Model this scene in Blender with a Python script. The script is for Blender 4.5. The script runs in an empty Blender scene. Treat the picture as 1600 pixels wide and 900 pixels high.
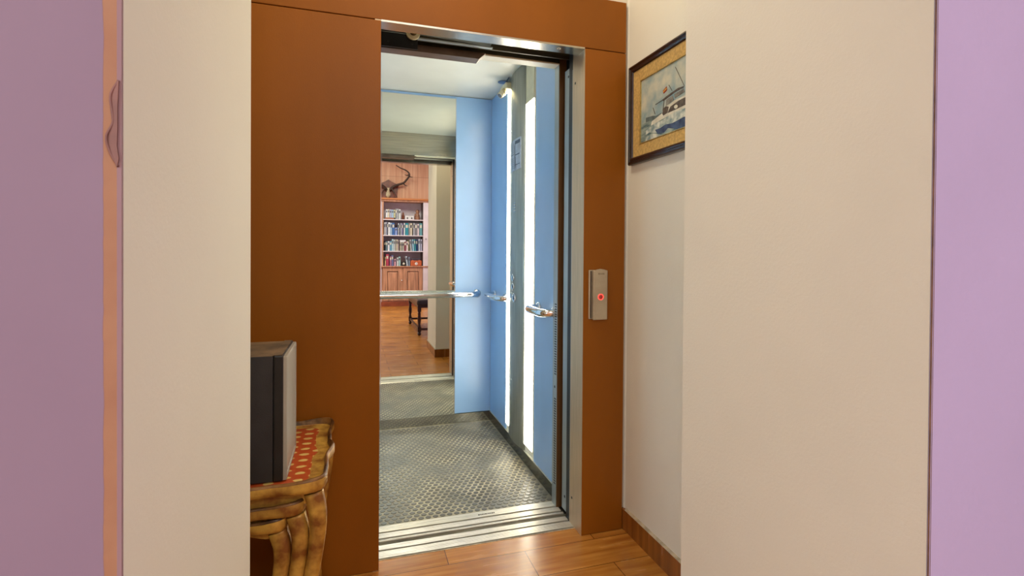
import bpy, bmesh, math, random
from mathutils import Vector, Matrix
random.seed(7)
PI = math.pi
sc = bpy.context.scene
C = sc.collection

# ------------------------------------------------------------------ camera
cam_d = bpy.data.cameras.new('camera'); cam = bpy.data.objects.new('camera', cam_d); C.objects.link(cam)
r_ = Vector((0.954849, -0.297014, 0.006797)); u_ = Vector((-0.003776, 0.010743, 0.999935)); f_ = Vector((0.297067, 0.954813, -0.009136))
m = Matrix.Identity(4)
for i in range(3):
    m[i][0] = r_[i]; m[i][1] = u_[i]; m[i][2] = -f_[i]
m[2][3] = 1.17
cam.matrix_world = m
cam_d.sensor_width = 36; cam_d.lens = 798.357 / 1600 * 36
cam_d.shift_y = -(450 - 401.26) / 1600
cam_d.clip_start = 0.02; cam_d.clip_end = 60
sc.camera = cam

# ------------------------------------------------------------------ world, exposure, added fill lights
w = bpy.data.worlds.new('world'); sc.world = w; w.use_nodes = True
w.node_tree.nodes['Background'].inputs[0].default_value = (0.85, 0.85, 0.85, 1)
w.node_tree.nodes['Background'].inputs[1].default_value = 0.2
sc.view_settings.view_transform = 'Standard'; sc.view_settings.look = 'None'
sc.view_settings.gamma = 1; sc.view_settings.use_curve_mapping = False
sc.view_settings.exposure = 0.0

def area(name, loc, target, size, energy, col, size_y=None):
    l = bpy.data.lights.new(name, 'AREA'); l.energy = energy; l.color = col
    l.shape = 'RECTANGLE'; l.size = size; l.size_y = size_y or size
    o = bpy.data.objects.new(name, l); C.objects.link(o); o.location = loc
    o.rotation_euler = (Vector(target) - Vector(loc)).to_track_quat('-Z', 'Y').to_euler()
    return o
area('daylight_fill', (-2.85, -2.7, 1.7), (1.0, -2.3, 1.2), 3.0, 125, (0.90, 1.0, 1.0), 1.8)      # cool light added for the room, standing in for an unseen window
area('room_overhead_fill', (0.6, -2.3, 3.25), (0.6, -2.3, 0), 1.2, 86, (0.97, 1.0, 0.91))  # overhead fill added to brighten the room, no fixture known
area('lobby_overhead_fill', (0.25, 1.52, 3.0), (0.3, 1.6, 0), 0.35, 14, (1.0, 0.90, 0.70))  # unseen warm fill added to brighten the lobby

# ------------------------------------------------------------------ materials
def lin(c):
    return tuple(((v / 255) / 12.92 if v / 255 <= 0.04045 else ((v / 255 + 0.055) / 1.055) ** 2.4) for v in c) + (1,)
def N(nt, t, **k):
    n = nt.nodes.new(t)
    for a, b in k.items():
        if a in n.inputs: n.inputs[a].default_value = b
        else: setattr(n, a, b)
    return n
def mat(name, rgb, rough=0.5, metal=0.0, var=0.0, vscale=6, stretch=(1, 1, 1), bump=0.0, bscale=200, rvar=0.0, spec=0.5, rgb2=None, coat=0):
    M = bpy.data.materials.new(name); M.use_nodes = True; nt = M.node_tree
    b = nt.nodes['Principled BSDF']
    b.inputs['Base Color'].default_value = lin(rgb); b.inputs['Roughness'].default_value = rough
    b.inputs['Metallic'].default_value = metal; b.inputs['Specular IOR Level'].default_value = spec
    if coat: b.inputs['Coat Weight'].default_value = coat; b.inputs['Coat Roughness'].default_value = 0.1
    tc = N(nt, 'ShaderNodeTexCoord'); mp = N(nt, 'ShaderNodeMapping'); mp.inputs['Scale'].default_value = stretch
    nt.links.new(tc.outputs['Object'], mp.inputs[0])
    if var or rvar:
        n = N(nt, 'ShaderNodeTexNoise'); n.inputs['Scale'].default_value = vscale; n.inputs['Detail'].default_value = 6
        nt.links.new(mp.outputs[0], n.inputs['Vector'])
        if var:
            mx = N(nt, 'ShaderNodeMix', data_type='RGBA')
            c2 = rgb2 or tuple(v * (1 - var) for v in rgb)
            mx.inputs[6].default_value = lin(rgb); mx.inputs[7].default_value = lin(c2)
            rp = N(nt, 'ShaderNodeMapRange'); rp.inputs['From Min'].default_value = 0.35; rp.inputs['From Max'].default_value = 0.65
            nt.links.new(n.outputs['Fac'], rp.inputs[0]); nt.links.new(rp.outputs[0], mx.inputs[0])
            nt.links.new(mx.outputs[2], b.inputs['Base Color'])
        if rvar:
            rr = N(nt, 'ShaderNodeMapRange'); rr.inputs['To Min'].default_value = max(0.02, rough - rvar); rr.inputs['To Max'].default_value = rough + rvar
            nt.links.new(n.outputs['Fac'], rr.inputs[0]); nt.links.new(rr.outputs[0], b.inputs['Roughness'])
    if bump:
        n2 = N(nt, 'ShaderNodeTexNoise'); n2.inputs['Scale'].default_value = bscale; n2.inputs['Detail'].default_value = 3
        nt.links.new(mp.outputs[0], n2.inputs['Vector'])
        bp = N(nt, 'ShaderNodeBump'); bp.inputs['Strength'].default_value = bump; bp.inputs['Distance'].default_value = 0.002
        nt.links.new(n2.outputs['Fac'], bp.inputs['Height']); nt.links.new(bp.outputs[0], b.inputs['Normal'])
    return M
def emis(name, rgb, strength):
    M = bpy.data.materials.new(name); M.use_nodes = True; b = M.node_tree.nodes['Principled BSDF']
    b.inputs['Base Color'].default_value = lin(rgb); b.inputs['Emission Color'].default_value = lin(rgb); b.inputs['Emission Strength'].default_value = strength
    return M

beige = mat('beige_wall_paint', (228, 221, 206), 0.75, var=0.035, vscale=1.6, bump=0.25, bscale=160)
cream = mat('cream_wall_paint', (236, 232, 216), 0.7, var=0.02, vscale=1.6, bump=0.15, bscale=160)
lilac_r = mat('lilac_wall_paint', (190, 172, 210), 0.7, var=0.06, vscale=1.3, bump=0.25, bscale=140)
dark_rec = mat('shaft_dark', (28, 25, 24), 0.8, var=0.3)
brown = mat('brown_painted_steel', (146, 84, 16), 0.42, var=0.10, vscale=2.2, stretch=(1, 1, .35), bump=0.12, bscale=420, spec=0.22)
blue = mat('blue_laminate', (150, 192, 236), 0.29, var=0.02, spec=0.8)
steel = mat('brushed_steel', (214, 188, 152), 0.4, 0.5, var=0.12, vscale=5, stretch=(60, 60, 1), bump=0.05, rvar=0.08)
steel_h = mat('brushed_steel_horizontal', (205, 196, 182), 0.22, 1.0, var=0.1, vscale=5, stretch=(1, 60, 60), rvar=0.06)
steel_col = mat('brushed_steel_column', (172, 178, 172), 0.42, 0.5, var=0.15, vscale=4, stretch=(2, 30, 1), rvar=0.08)
galv = mat('galvanised_steel', (186, 194, 194), 0.4, 0.6, var=0.15, vscale=9, stretch=(1, 1, .2))
skirt_m = mat('skirting_steel', (120, 122, 116), 0.25, 1.0, var=0.2, vscale=8)
chrome = mat('chrome', (225, 226, 228), 0.09, 1.0, var=0.03)
alu = mat('ribbed_aluminium', (226, 221, 208), 0.36, 0.6, var=0.15, vscale=8, stretch=(1, 25, 1), rvar=0.1)
groove = mat('groove_dark', (80, 73, 56), 0.6, 0.3, var=0.3, vscale=20)
gap_m = mat('sill_gap_grey', (112, 104, 84), 0.6, 0.3, var=0.25, vscale=14, stretch=(1, 4, 1))
white_ceil = mat('cab_ceiling_white', (212, 212, 203), 0.35, var=0.02)
creamp = mat('cream_plastic', (222, 214, 180), 0.45, var=0.06, vscale=20)
blackp = mat('black_plastic', (26, 25, 26), 0.45, var=0.3, vscale=20)
black_m = mat('hanger_black', (30, 30, 32), 0.35, 0.4, var=0.4, vscale=10)
mauve_m = mat('greyed_door_edge', (128, 108, 96), 0.4, 0.7, var=0.15, vscale=10)
rubber = mat('rubber_floor', (170, 160, 132), 0.5, var=0.55, vscale=5, rgb2=(104, 102, 90), bump=0.3, bscale=300, rvar=0.12)
stud_m = mat('rubber_studs', (66, 60, 50), 0.33, var=0.35, vscale=4, rgb2=(100, 99, 92), bump=0.2, bscale=300, rvar=0.1)
diffuser = emis('light_diffuser', (255, 246, 222), 18.0)
diff_frame = mat('lamp_frame_white', (236, 232, 214), 0.5, var=0.02)
label_m = mat('label_paper', (188, 198, 212), 0.5, var=0.1, vscale=60)
ink = mat('label_ink', (96, 108, 128), 0.6, var=0.2, vscale=50)
mark_m = mat('printed_marks', (74, 64, 52), 0.6, var=0.3, vscale=60)
gold = mat('worn_gilt', (214, 168, 74), 0.42, 0.25, var=0.5, vscale=22, rgb2=(136, 84, 30), bump=0.5, bscale=90, rvar=0.12)
gold_d = mat('dark_gilt', (136, 92, 44), 0.4, 0.3, var=0.5, vscale=18, rgb2=(58, 34, 16), bump=0.5, bscale=90)
tv_dark = mat('television_casing', (48, 46, 48), 0.5, var=0.2, vscale=12, bump=0.3, bscale=500)
tv_dust = mat('dusty_casing_top', (122, 98, 72), 0.7, var=0.4, vscale=16)
silver = mat('silver_plastic', (176, 172, 160), 0.4, 0.3, var=0.05)
glass_tv = mat('television_glass', (166, 163, 152), 0.35, var=0.03)
frame_w = mat('dark_frame_wood', (44, 24, 20), 0.28, var=0.3, vscale=8, stretch=(1, 1, 6), coat=0.4)
linen = mat('linen_mount', (206, 166, 96), 0.8, var=0.16, vscale=90, bump=0.3, bscale=700)
gilt_slip = mat('gilt_slip', (214, 184, 110), 0.35, 0.6, var=0.2, vscale=60)
leather = mat('dark_leather', (52, 44, 46), 0.28, var=0.3, vscale=12, bump=0.3, bscale=120)
dwood = mat('dark_turned_wood', (66, 34, 24), 0.35, var=0.4, vscale=14)
case_w = mat('bookcase_wood', (226, 164, 130), 0.42, var=0.25, vscale=5, stretch=(6, 6, .5))
case_o = mat('bookcase_cornice_wood', (214, 130, 72), 0.4, var=0.2, vscale=5, stretch=(.5, 6, 6))
case_p = mat('bookcase_pale_lining', (242, 226, 234), 0.5, var=0.06)
bone = mat('bone', (216, 196, 160), 0.6, var=0.2, vscale=30)
antler_m = mat('antler', (72, 44, 30), 0.5, var=0.4, vscale=25, bump=0.4)
shield_m = mat('shield_wood', (140, 74, 52), 0.4, var=0.3, vscale=12)
plaster = mat('bare_plaster', (170, 118, 84), 0.8, var=0.3, vscale=20, rgb2=(196, 158, 120), bump=0.6, bscale=60)
caulk = mat('caulk', (196, 178, 150), 0.7, var=0.2, vscale=40)
room_ceil = mat('room_ceiling', (235, 230, 228), 0.8, var=0.02)

def red_ring():
    return emis('red_led_ring', (255, 70, 60), 2.2)

def mirror_mat():
    M = bpy.data.materials.new('mirror_glass'); M.use_nodes = True; b = M.node_tree.nodes['Principled BSDF']
    b.inputs['Base Color'].default_value = (0.83, 0.86, 0.78, 1); b.inputs['Metallic'].default_value = 1; b.inputs['Roughness'].default_value = 0.0
    return M
def wood_tile(name='wood_look_tile', vertical=False):
    M = bpy.data.materials.new(name); M.use_nodes = True; nt = M.node_tree; b = nt.nodes['Principled BSDF']; L = nt.links.new
    tc = N(nt, 'ShaderNodeTexCoord')
    g = N(nt, 'ShaderNodeMapping'); g.inputs['Scale'].default_value = (3, 30, 30) if not vertical else (30, 30, 1.5)
    L(tc.outputs['Object'], g.inputs[0])
    n = N(nt, 'ShaderNodeTexNoise'); n.inputs['Scale'].default_value = 1.1; n.inputs['Detail'].default_value = 8; n.inputs['Distortion'].default_value = 0.25
    L(g.outputs[0], n.inputs['Vector'])
    n2 = N(nt, 'ShaderNodeTexNoise'); n2.inputs['Scale'].default_value = 3.2; n2.inputs['Detail'].default_value = 3
    L(tc.outputs['Object'], n2.inputs['Vector'])
    cr = N(nt, 'ShaderNodeValToRGB'); e = cr.color_ramp.elements
    e[0].position = 0.3; e[0].color = lin((126, 74, 28) if vertical else (176, 104, 38)); e[1].position = 0.7; e[1].color = lin((164, 100, 42) if vertical else (226, 158, 74))
    L(n.outputs['Fac'], cr.inputs[0])
    mx = N(nt, 'ShaderNodeMix', data_type='RGBA'); mx.blend_type = 'MULTIPLY'; mx.inputs[0].default_value = 1
    cr2 = N(nt, 'ShaderNodeValToRGB'); e = cr2.color_ramp.elements
    e[0].position = 0.3; e[0].color = (0.72, 0.68, 0.62, 1); e[1].position = 0.7; e[1].color = (1, 1, 1, 1)
    L(n2.outputs['Fac'], cr2.inputs[0]); L(cr.outputs[0], mx.inputs[6]); L(cr2.outputs[0], mx.inputs[7])
    src = mx.outputs[2]
    if not vertical:
        mp = N(nt, 'ShaderNodeMapping'); mp.inputs['Location'].default_value = (-0.346, -0.078, 0)
        L(tc.outputs['Object'], mp.inputs[0])
        br = N(nt, 'ShaderNodeTexBrick'); br.offset = 0.5; br.inputs['Scale'].default_value = 1
        br.inputs['Brick Width'].default_value = 0.6; br.inputs['Row Height'].default_value = 0.164; br.inputs['Mortar Size'].default_value = 0.0018
        br.inputs['Mortar Smooth'].default_value = 0.3
        br.inputs['Color1'].default_value = (1, 1, 1, 1); br.inputs['Color2'].default_value = (0.8, 0.78, 0.74, 1); br.inputs['Mortar'].default_value = (0.22, 0.16, 0.12, 1)
        L(mp.outputs[0], br.inputs['Vector'])
        m2 = N(nt, 'ShaderNodeMix', data_type='RGBA'); m2.blend_type = 'MULTIPLY'; m2.inputs[0].default_value = 1
        L(src, m2.inputs[6]); L(br.outputs['Color'], m2.inputs[7]); src = m2.outputs[2]
        bp = N(nt, 'ShaderNodeBump'); bp.inputs['Strength'].default_value = 0.25; bp.inputs['Distance'].default_value = 0.001; bp.invert = True
        L(br.outputs['Fac'], bp.inputs['Height']); L(bp.outputs[0], b.inputs['Normal'])
    L(src, b.inputs['Base Color'])
    rr = N(nt, 'ShaderNodeMapRange'); rr.inputs['To Min'].default_value = 0.16; rr.inputs['To Max'].default_value = 0.34
    L(n.outputs['Fac'], rr.inputs[0]); L(rr.outputs[0], b.inputs['Roughness'])
    return M
def wood_panel():
    M = bpy.data.materials.new('striped_wood_panelling'); M.use_nodes = True; nt = M.node_tree; b = nt.nodes['Principled BSDF']; L = nt.links.new
    tc = N(nt, 'ShaderNodeTexCoord'); g = N(nt, 'ShaderNodeMapping'); g.inputs['Scale'].default_value = (22, 1, .6)
    L(tc.outputs['Object'], g.inputs[0]); n = N(nt, 'ShaderNodeTexNoise'); n.inputs['Scale'].default_value = 2; n.inputs['Detail'].default_value = 5
    L(g.outputs[0], n.inputs['Vector'])
    cr = N(nt, 'ShaderNodeValToRGB'); e = cr.color_ramp.elements
    e[0].position = 0.3; e[0].color = lin((220, 158, 122)); e[1].position = 0.7; e[1].color = lin((240, 192, 156)); L(n.outputs['Fac'], cr.inputs[0])
    mp = N(nt, 'ShaderNodeMapping'); mp.inputs['Rotation'].default_value = (PI / 2, 0, 0); mp.inputs['Location'].default_value = (0, 0, 0)
    L(tc.outputs['Object'], mp.inputs[0])
    br = N(nt, 'ShaderNodeTexBrick'); br.offset = 0; br.inputs['Scale'].default_value = 1; br.inputs['Brick Width'].default_value = 0.34
    br.inputs['Row Height'].default_value = 0.938; br.inputs['Mortar Size'].default_value = 0.004
    br.inputs['Color1'].default_value = (1, 1, 1, 1); br.inputs['Color2'].default_value = (.9, .88, .86, 1); br.inputs['Mortar'].default_value = (.6, .5, .45, 1)
    L(mp.outputs[0], br.inputs['Vector'])
    m2 = N(nt, 'ShaderNodeMix', data_type='RGBA'); m2.blend_type = 'MULTIPLY'; m2.inputs[0].default_value = 1
    L(cr.outputs[0], m2.inputs[6]); L(br.outputs['Color'], m2.inputs[7]); L(m2.outputs[2], b.inputs['Base Color'])
    b.inputs['Roughness'].default_value = 0.5
    return M
def lilac_dimmed():
    # lilac paint left of the passage, its dimmer light put into the colour: the paint stops short of the corner and leaves a bare plaster strip
    M = bpy.data.materials.new('dimmed_lilac_with_bare_edge'); M.use_nodes = True; nt = M.node_tree; b = nt.nodes['Principled BSDF']; L = nt.links.new
    g = N(nt, 'ShaderNodeNewGeometry'); sx = N(nt, 'ShaderNodeSeparateXYZ'); L(g.outputs['Position'], sx.inputs[0])
    n = N(nt, 'ShaderNodeTexNoise'); n.inputs['Scale'].default_value = 26; n.inputs['Detail'].default_value = 5; L(g.outputs['Position'], n.inputs['Vector'])
    n2 = N(nt, 'ShaderNodeTexNoise'); n2.inputs['Scale'].default_value = 5; n2.inputs['Detail'].default_value = 4; L(g.outputs['Position'], n2.inputs['Vector'])
    a = N(nt, 'ShaderNodeMath', operation='MULTIPLY_ADD'); a.inputs[1].default_value = 0.004; L(n.outputs['Fac'], a.inputs[0]); L(sx.outputs[0], a.inputs[2])
    k = N(nt, 'ShaderNodeMapRange'); k.inputs['From Min'].default_value = -0.2235; k.inputs['From Max'].default_value = -0.2225; L(a.outputs[0], k.inputs[0])
    k2 = N(nt, 'ShaderNodeMapRange'); k2.inputs['From Min'].default_value = -0.2145; k2.inputs['From Max'].default_value = -0.2140
    k2.inputs['To Min'].default_value = 1; k2.inputs['To Max'].default_value = 0.35; L(sx.outputs[0], k2.inputs[0])
    mm = N(nt, 'ShaderNodeMath', operation='MULTIPLY'); L(k.outputs[0], mm.inputs[0]); L(k2.outputs[0], mm.inputs[1])
    lil = N(nt, 'ShaderNodeMix', data_type='RGBA'); lil.inputs[6].default_value = lin((150, 128, 150)); lil.inputs[7].default_value = lin((140, 117, 140)); L(n2.outputs['Fac'], lil.inputs[0])  # darker than the right wall's lilac, shade put into the colour
    pl = N(nt, 'ShaderNodeMix', data_type='RGBA'); pl.inputs[6].default_value = lin((158, 108, 84)); pl.inputs[7].default_value = lin((178, 134, 104)); L(n.outputs['Fac'], pl.inputs[0])
    mx = N(nt, 'ShaderNodeMix', data_type='RGBA'); L(mm.outputs[0], mx.inputs[0]); L(lil.outputs[2], mx.inputs[6]); L(pl.outputs[2], mx.inputs[7])
    L(mx.outputs[2], b.inputs['Base Color']); b.inputs['Roughness'].default_value = 0.7
    bp = N(nt, 'ShaderNodeBump'); bp.inputs['Strength'].default_value = 0.4; bp.inputs['Distance'].default_value = 0.001
    L(mm.outputs[0], bp.inputs['Height']); bp.invert = True; L(bp.outputs[0], b.inputs['Normal'])
    return M
def lattice():
    # red tray ground with a gilt diamond lattice
    M = bpy.data.materials.new('red_and_gilt_lattice'); M.use_nodes = True; nt = M.node_tree; b = nt.nodes['Principled BSDF']; L = nt.links.new
    tc = N(nt, 'ShaderNodeTexCoord'); sx = N(nt, 'ShaderNodeSeparateXYZ'); L(tc.outputs['Object'], sx.inputs[0])
    def wave(sgn):
        s = N(nt, 'ShaderNodeMath', operation='MULTIPLY_ADD'); s.inputs[1].default_value = sgn; L(sx.outputs[1], s.inputs[0]); q0 = N(nt, 'ShaderNodeMath', operation='MULTIPLY'); q0.inputs[1].default_value = .5; L(sx.outputs[0], q0.inputs[0]); L(q0.outputs[0], s.inputs[2])
        t = N(nt, 'ShaderNodeMath', operation='MULTIPLY'); t.inputs[1].default_value = 88; L(s.outputs[0], t.inputs[0])
        q = N(nt, 'ShaderNodeMath', operation='SINE'); L(t.outputs[0], q.inputs[0])
        a = N(nt, 'ShaderNodeMath', operation='ABSOLUTE'); L(q.outputs[0], a.inputs[0]); return a
    a, c = wave(.8), wave(-.8)
    mn = N(nt, 'ShaderNodeMath', operation='MULTIPLY'); L(a.outputs[0], mn.inputs[0]); L(c.outputs[0], mn.inputs[1])
    n = N(nt, 'ShaderNodeTexNoise'); n.inputs['Scale'].default_value = 70; L(tc.outputs['Object'], n.inputs['Vector'])
    ad = N(nt, 'ShaderNodeMath', operation='MULTIPLY_ADD'); ad.inputs[1].default_value = 0.5; L(n.outputs['Fac'], ad.inputs[0]); L(mn.outputs[0], ad.inputs[2])
    cr = N(nt, 'ShaderNodeValToRGB'); e = cr.color_ramp.elements
    e[0].position = 0.3; e[0].color = lin((168, 66, 26)); e[1].position = 1.0; e[1].color = lin((206, 172, 100))
    e.new(0.9).color = lin((176, 74, 30)); e.new(0.97).color = lin((200, 164, 92)); L(ad.outputs[0], cr.inputs[0])
    L(cr.outputs[0], b.inputs['Base Color']); b.inputs['Roughness'].default_value = 0.35
    return M
def painted(name, a, c, s, stretch=(1, 1, 1)):
    return mat(name, a, 0.5, var=.1, vscale=s, rgb2=c, stretch=stretch)

# ------------------------------------------------------------------ mesh helpers
class MB:
    """collects shapes, each with a material, and links them as ONE mesh object"""
    def __init__(s): s.bm = bmesh.new(); s.mats = []
    def idx(s, m):
        if m not in s.mats: s.mats.append(m)
        return s.mats.index(m)
    def _take(s, t, m, M=None, smooth=False):
        if M is not None: bmesh.ops.transform(t, matrix=M, verts=t.verts)
        i = s.idx(m); mp = {}
        for v in t.verts: mp[v] = s.bm.verts.new(v.co)
        for f in t.faces:
            try: nf = s.bm.faces.new([mp[v] for v in f.verts])
            except ValueError: continue
            nf.material_index = i; nf.smooth = smooth
        t.free()
    def box(s, lo, hi, m, bev=0.0, rot=None, seg=2):
        t = bmesh.new(); bmesh.ops.create_cube(t, size=1)
        d = [hi[i] - lo[i] for i in range(3)]; c = [(hi[i] + lo[i]) / 2 for i in range(3)]
        bmesh.ops.scale(t, vec=d, verts=t.verts)
        if bev: bmesh.ops.bevel(t, geom=t.edges[:], offset=min(bev, min(d) * .45), segments=seg, affect='EDGES', profile=.5)
        M = Matrix.Translation(c)
        if rot is not None: M = M @ rot
        s._take(t, m, M); return s
    def cyl(s, a, b, r, m, r2=None, n=24, caps=True, smooth=True):
        a, b = Vector(a), Vector(b); t = bmesh.new()
        bmesh.ops.create_cone(t, cap_ends=caps, segments=n, radius1=r, radius2=r if r2 is None else r2, depth=(b - a).length)
        q = (b - a).to_track_quat('Z', 'Y').to_matrix().to_4x4()
        i = len(s.bm.faces); s._take(t, m, Matrix.Translation((a + b) / 2) @ q, smooth)
        s.bm.faces.ensure_lookup_table()
        for f in s.bm.faces[i:]:
            if len(f.verts) > 4: f.smooth = False
        return s
    def lathe(s, base, prof, m, n=20, axis=(0, 0, 1)):
        q = Vector(axis).to_track_quat('Z', 'Y').to_matrix(); b = Vector(base); i = s.idx(m); rings = []
        for r, z in prof:
            rings.append([s.bm.verts.new(b + q @ Vector((r * math.cos(2 * PI * k / n), r * math.sin(2 * PI * k / n), z))) for k in range(n)])
        for A, B in zip(rings, rings[1:]):
            for k in range(n):
                f = s.bm.faces.new((A[k], A[(k + 1) % n], B[(k + 1) % n], B[k])); f.material_index = i; f.smooth = True
        for R, rev in ((rings[0], True), (rings[-1], False)):
            f = s.bm.faces.new(R[::-1] if rev else R); f.material_index = i
        return s
    def tube(s, pts, rad, m, n=12, sq=0.0):
        """sweep a round (or squarish, sq>0) section along pts; rad is a number or a list"""
        pts = [Vector(p) for p in pts]; i = s.idx(m); rings = []
        if not isinstance(rad, (list, tuple)): rad = [rad] * len(pts)
        nrm = None
        for k, p in enumerate(pts):
            t = (pts[min(k + 1, len(pts) - 1)] - pts[max(k - 1, 0)]).normalized()
            if nrm is None: nrm = t.orthogonal().normalized() if abs(t.z) < .9 else Vector((1, 0, 0))
            nrm = (nrm - t * nrm.dot(t)).normalized(); bi = t.cross(nrm); R = []
            for j in range(n):
                a = 2 * PI * j / n + (PI / 4 if sq else 0); c, d = math.cos(a), math.sin(a)
                g = 1.0
                if sq: g = 1 / (abs(c) ** sq + abs(d) ** sq) ** (1 / sq)
                R.append(s.bm.verts.new(p + (nrm * c + bi * d) * rad[k] * g))
            rings.append(R)
        for A, B in zip(rings, rings[1:]):
            for j in range(n):
                f = s.bm.faces.new((A[j], A[(j + 1) % n], B[(j + 1) % n], B[j])); f.material_index = i; f.smooth = True
        f = s.bm.faces.new(rings[0][::-1]); f.material_index = i
        f = s.bm.faces.new(rings[-1]); f.material_index = i
        return s
    def prism(s, pts, vec, m, smooth=False):
        """extrude a closed outline (3D points) along vec"""
        i = s.idx(m); v = Vector(vec); A = [s.bm.verts.new(Vector(p)) for p in pts]; B = [s.bm.verts.new(Vector(p) + v) for p in pts]; n = len(A)
        fs = [s.bm.faces.new(A[::-1]), s.bm.faces.new(B)]
        for k in range(n):
            f = s.bm.faces.new((A[k], A[(k + 1) % n], B[(k + 1) % n], B[k])); f.smooth = smooth; fs.append(f)
        for f in fs: f.material_index = i
        return s
    def build(s, name, parent=None, label=None, origin=None):
        bm = s.bm; bmesh.ops.recalc_face_normals(bm, faces=bm.faces)
        if parent is not None:
            base = parent; off = Vector((0, 0, 0))
            while base is not None: off += base.location; base = base.parent
        elif origin is not None: off = Vector(origin)
        else:
            xs = [v.co for v in bm.verts]
            off = Vector(((min(c.x for c in xs) + max(c.x for c in xs)) / 2, (min(c.y for c in xs) + max(c.y for c in xs)) / 2, min(c.z for c in xs)))
        bmesh.ops.translate(bm, verts=bm.verts, vec=-off)
        me = bpy.data.meshes.new(name); bm.to_mesh(me); bm.free()
        for m_ in s.mats: me.materials.append(m_)
        o = bpy.data.objects.new(name, me); C.objects.link(o)
        if parent is not None: o.parent = parent
        else: o.location = off
        if label: o['label'] = label
        return o
def tag(o, label, cat, group=None, kind=None):
    o['label'] = label; o['category'] = cat
    if group: o['group'] = group
    if kind: o['kind'] = kind
    return o
def thing(name, label, cat, loc=(0, 0, 0), group=None):
    o = bpy.data.objects.new(name, None); C.objects.link(o); o.location = loc; o.empty_display_size = .1
    return tag(o, label, cat, group)
def struct(o, label, cat): return tag(o, label, cat, None, 'structure')
def curve_pts(ctrl, n=8):
    """Catmull-Rom through control points"""
    P = [Vector(p) for p in ctrl]; P = [2 * P[0] - P[1]] + P + [2 * P[-1] - P[-2]]; out = []
    for i in range(1, len(P) - 2):
        a, b, c, d = P[i - 1:i + 3]
        for k in range(n):
            t = k / n; out.append(.5 * ((2 * b) + (c - a) * t + (2 * a - 5 * b + 4 * c - d) * t * t + (3 * b - a - 3 * c + d) * t ** 3))
    return out + [P[-2]]

# ------------------------------------------------------------------ key planes (metres; camera stands at x=0 y=0 z=1.17)
YF = 1.916          # face of the brown panels round the lift
XO0, XO1, ZO = 0.094, 0.903, 2.003   # door opening
XW = 1.108          # wall with the picture
PX0, PX1, PY0, PY1 = -0.21, 0.878, 0.577, 1.214   # passage between the lilac room and the lift lobby
CX0, CX1, CY0, CY1, CZ = -0.075, 0.915, 2.227, 3.434, 2.228   # lift cab
BY = -4.26          # front of the bookcase
H = 3.3

# ------------------------------------------------------------------ structure
tile = wood_tile()
s = MB(); s.box((-3.0, -4.75, -.06), (2.6, 1.982, 0), tile); s.box((-3.0, -4.75, -.3), (2.6, 1.982, -.062), dark_rec)
struct(s.build('floor', origin=(0, 0, 0)), 'glossy wood-look plank tile floor running from the room up to the elevator', 'floor')
s = MB(); s.box((-3.0, -4.75, H), (2.6, PY0, H + .1), room_ceil); s.box((-1.2, PY1, H), (1.3, 2.0, H + .1), beige)
struct(s.build('ceiling', origin=(0, 0, 0)), 'plain white ceiling above the room and the elevator lobby', 'ceiling')
# wall right of the passage: beige inside, lilac towards the room
s = MB(); s.box((PX1, PY0 + .002, 0), (2.6, PY1, H), beige); s.box((PX1 + .0015, PY0 - .002, 0), (2.6, PY0 + .002, H), lilac_r)
s.prism([(PX1 - .0005, PY0, 0), (PX1 + .003, PY0 - .0025, 0), (PX1 + .003, PY0, 0)], (0, 0, H), mat('corner_line', (120, 84, 66), .8, var=.3, vscale=30))
struct(s.build('wall_passage_right', origin=(0, 0, 0)), 'wide beige wall right of the passage with a lilac face at the photo\'s right edge', 'wall')
s = MB(); s.box((-3.0, PY0 + .002, 0), (PX0, PY1, H), cream); s.box((-3.0, PY0 - .002, 0), (PX0 - .0005, PY0 + .002, H), lilac_dimmed())
struct(s.build('wall_passage_left', origin=(0, 0, 0)), 'cream wall left of the passage with a shade-toned lilac face and bare plaster corner strip', 'wall')
s = MB(); s.box((PX0, PY0, 2.55), (PX1, PY1, H), beige)
struct(s.build('wall_lintel', origin=(0, 0, 0)), 'beige wall over the passage', 'wall')
s = MB(); s.box((XW, PY1, 0), (XW + .1, 2.0, H), beige); s.prism([(XW, 1.918, 0), (XW - .006, 1.926, 0), (XW, 1.93, 0)], (0, 0, H), beige)
struct(s.build('wall_right', origin=(0, 0, 0)), 'beige lobby wall on which the boat picture hangs', 'wall')
s = MB(); s.box((-1.1, PY1, 0), (-1.0, 2.0, H), beige)
struct(s.build('wall_left', origin=(0, 0, 0)), 'beige lobby wall behind the television', 'wall')
s = MB()
s.box((-1.1, YF + .014, 0), (XO0 - .03, YF + .07, H), beige); s.box((XO1 + .03, YF + .014, 0), (1.2, YF + .07, H), beige)
s.box((XO0 - .03, YF + .014, 2.04), (XO1 + .03, YF + .07, H), beige)
struct(s.build('wall_back', origin=(0, 0, 0)), 'beige wall around the brown elevator panels', 'wall')
# room walls
s = MB(); s.box((-3.0, -4.75, 0), (2.6, -4.62, H), wood_panel())
struct(s.build('wall_far_panelled', origin=(0, 0, 0)), 'striped wood panelled wall behind the bookcase seen in the mirror', 'wall')
s = MB(); s.box((2.5, -4.75, 0), (2.6, PY0, H), lilac_r); struct(s.build('wall_room_right', origin=(0, 0, 0)), 'lilac side wall of the room', 'wall')
s = MB(); s.box((-3.1, -4.75, 0), (-3.0, PY0, H), lilac_r); struct(s.build('wall_room_left', origin=(0, 0, 0)), 'lilac left side wall of the room', 'wall')
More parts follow.
